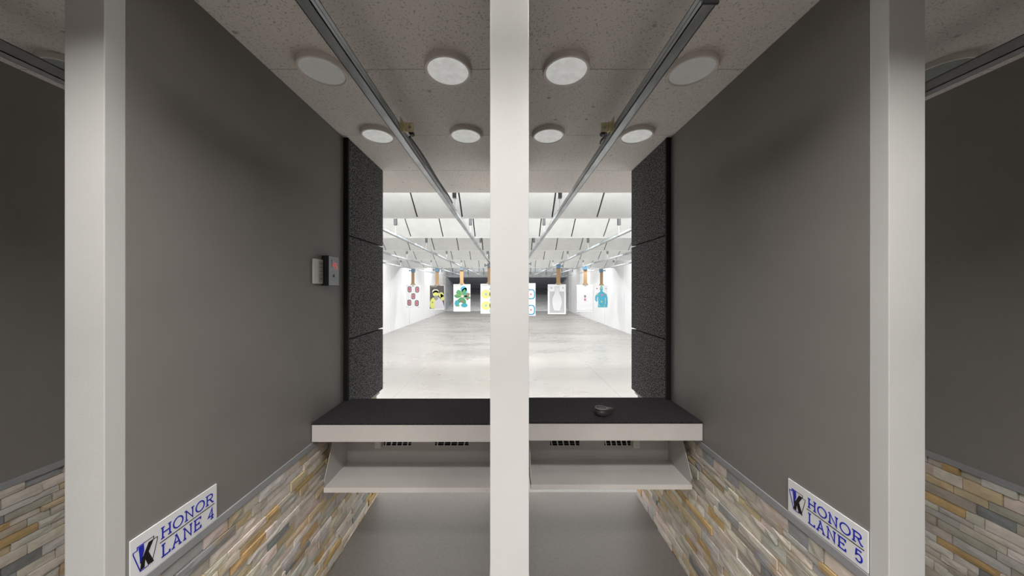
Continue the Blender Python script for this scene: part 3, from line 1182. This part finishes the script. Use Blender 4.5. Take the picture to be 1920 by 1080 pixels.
def d5(put):
    P = [(.26, .66), (.26, .18), (.76, .66), (.76, .18)]
    put('blue_ring', pm('b6', (70, 150, 180)), [stad(a, b, .225, .158, 3) for a, b in P], 1)
    put('white_ring', pm('w6', (225, 238, 245)), [stad(a, b, .165, .124, 3) for a, b in P], 2)
    put('red_centre', pm('r6', (225, 120, 110)), [ell(a, b, .045, .03) for a, b in P], 3)


def d6(put):
    put('grey_field', pm('g6', (205, 206, 212)), [[(.10, .04), (.92, .04), (.92, .76), (.10, .76)]], 1)
    b_ = [(.34, .10), (.68, .10), (.74, .22), (.80, .38), (.78, .52), (.72, .62), (.66, .70), (.64, .78), (.64, .92), (.38, .92), (.38, .78), (.36, .70), (.28, .60), (.22, .50), (.22, .38), (.28, .20)]
    put('bottle_outline', pm('o6', (180, 182, 192)), [b_], 2)
    cx, cy = .51, .50
    put('bottle_shape', pm('w7', (240, 240, 243)), [[(cx + (a - cx) * .93, cy + (b - cy) * .965) for a, b in b_]], 3)
    put('corner_marks', pm('m6', (215, 214, 212)), [ell(.20, .88, .06, .035), ell(.84, .88, .05, .035)], 1)


def d7(put):
    P = []
    rr = random.Random(3)
    for i in range(12):
        for j_ in range(22):
            if rr.random() < .86:
                a, b_ = .07 + i * .075 + (j_ % 2) * .02, .09 + j_ * .040
                P.append([(a, b_), (a + .018, b_), (a + .042, b_ - .018), (a + .024, b_ - .018)])
    put('tick_pattern', pm('t7', (135, 130, 145)), P, 1)
    put('frame_line', pm('f7', (120, 120, 126)), [[(.0, .035), (1, .035), (1, .045), (0, .045)], [(0, .03), (.012, .03), (.012, .97), (0, .97)], [(.988, .03), (1, .03), (1, .97), (.988, .97)]], 1)
    put('black_square', pm('k7', (70, 66, 70)), [[(.46, .53), (.56, .53), (.56, .61), (.46, .61)]], 2)
    put('red_square', pm('r7', (205, 70, 95)), [[(.46, .41), (.56, .41), (.56, .49), (.46, .49)]], 2)
    put('pale_square', pm('p7', (225, 215, 220)), [[(.49, .555), (.53, .555), (.53, .585), (.49, .585)], [(.49, .435), (.53, .435), (.53, .465), (.49, .465)]], 3)


def d8(put):
    body = [(.22, .02), (.26, .20), (.24, .36), (.12, .25), (.0, .36), (.02, .52), (.14, .62), (.34, .69), (.42, .74), (.38, .82), (.40, .92), (.50, .98), (.60, .92), (.62, .82), (.58, .74), (.68, .69), (.90, .62), (.98, .45), (1.0, .22), (.96, .02)]
    put('blue_figure', pm('b8', (88, 190, 218)), [body], 1)
    put('white_gap', pm('w8', (232, 236, 238)), [[(.79, .15), (.82, .15), (.83, .42), (.79, .45)], [(.14, .36), (.24, .30), (.24, .48), (.20, .50)]], 2)
    put('yellow_spots', pm('y8', (185, 218, 150)), [ell(.20, .60, .06, .05), ell(.52, .27, .08, .045), ell(.34, .10, .06, .03), ell(.74, .09, .05, .03), ell(.50, .88, .06, .05)], 2)
    put('pink_marks', pm('p8', (222, 150, 165)), [ell(.15, .86, .07, .03), ell(.86, .86, .05, .025), ell(.54, .56, .07, .045), ell(.78, .60, .06, .03)], 2)


T = [(-4.06, 13.1, 761.5, 788.5, 534, 577, 'white paper target with five pink and black ovals', 'blue carrier holding the five oval target', d1, 1, 'carrier'),
     (-2.90, 12.6, 805.5, 833.5, 535, 580, 'dark paper target showing a yellow skinned figure in a pale coat', 'blue carrier holding the dark figure target', d2, 1, 'carrier'),
     (-1.75, 11.7, 850.5, 882, 533, 584, 'white paper target with green and teal petal swirls', 'grey carrier holding the petal swirl target', d3, 1, 'carrier2'),
     (-.576, 10.0, 901, 935, 532, 588, 'white paper target with yellow discs half hidden by the middle post', 'grey carrier holding the yellow disc target beside the post', d4, 1, 'carrier2'),
     (.576, 9.4, 968, 1004, 531, 592, 'white paper target with blue rounded rings showing past the middle post', 'carrier holding the blue ring target hidden by the post', d5, -1, 'carrier2'),
     (1.75, 10.4, 1027, 1061, 533, 589, 'grey and white paper target with a pale bottle shape', 'blue grey carrier holding the bottle shape target', d6, -1, 'carrier'),
     (2.90, 11.3, 1081, 1112, 534, 584, 'white paper target with fine tick pattern and two small squares', 'blue grey carrier holding the tick pattern target', d7, -1, 'carrier'),
     (4.06, 13.1, 1115.5, 1139.5, 535, 577, 'white paper target with a light blue human silhouette', 'blue carrier holding the blue silhouette target', d8, -1, 'carrier')]
for (x, y, a, b_, c_, d_, lt, lc, dr, cs, cm) in T:
    target(x, y, a, b_, c_, d_, lt, lc, dr, M['paper'], cside=cs, cm=cm)
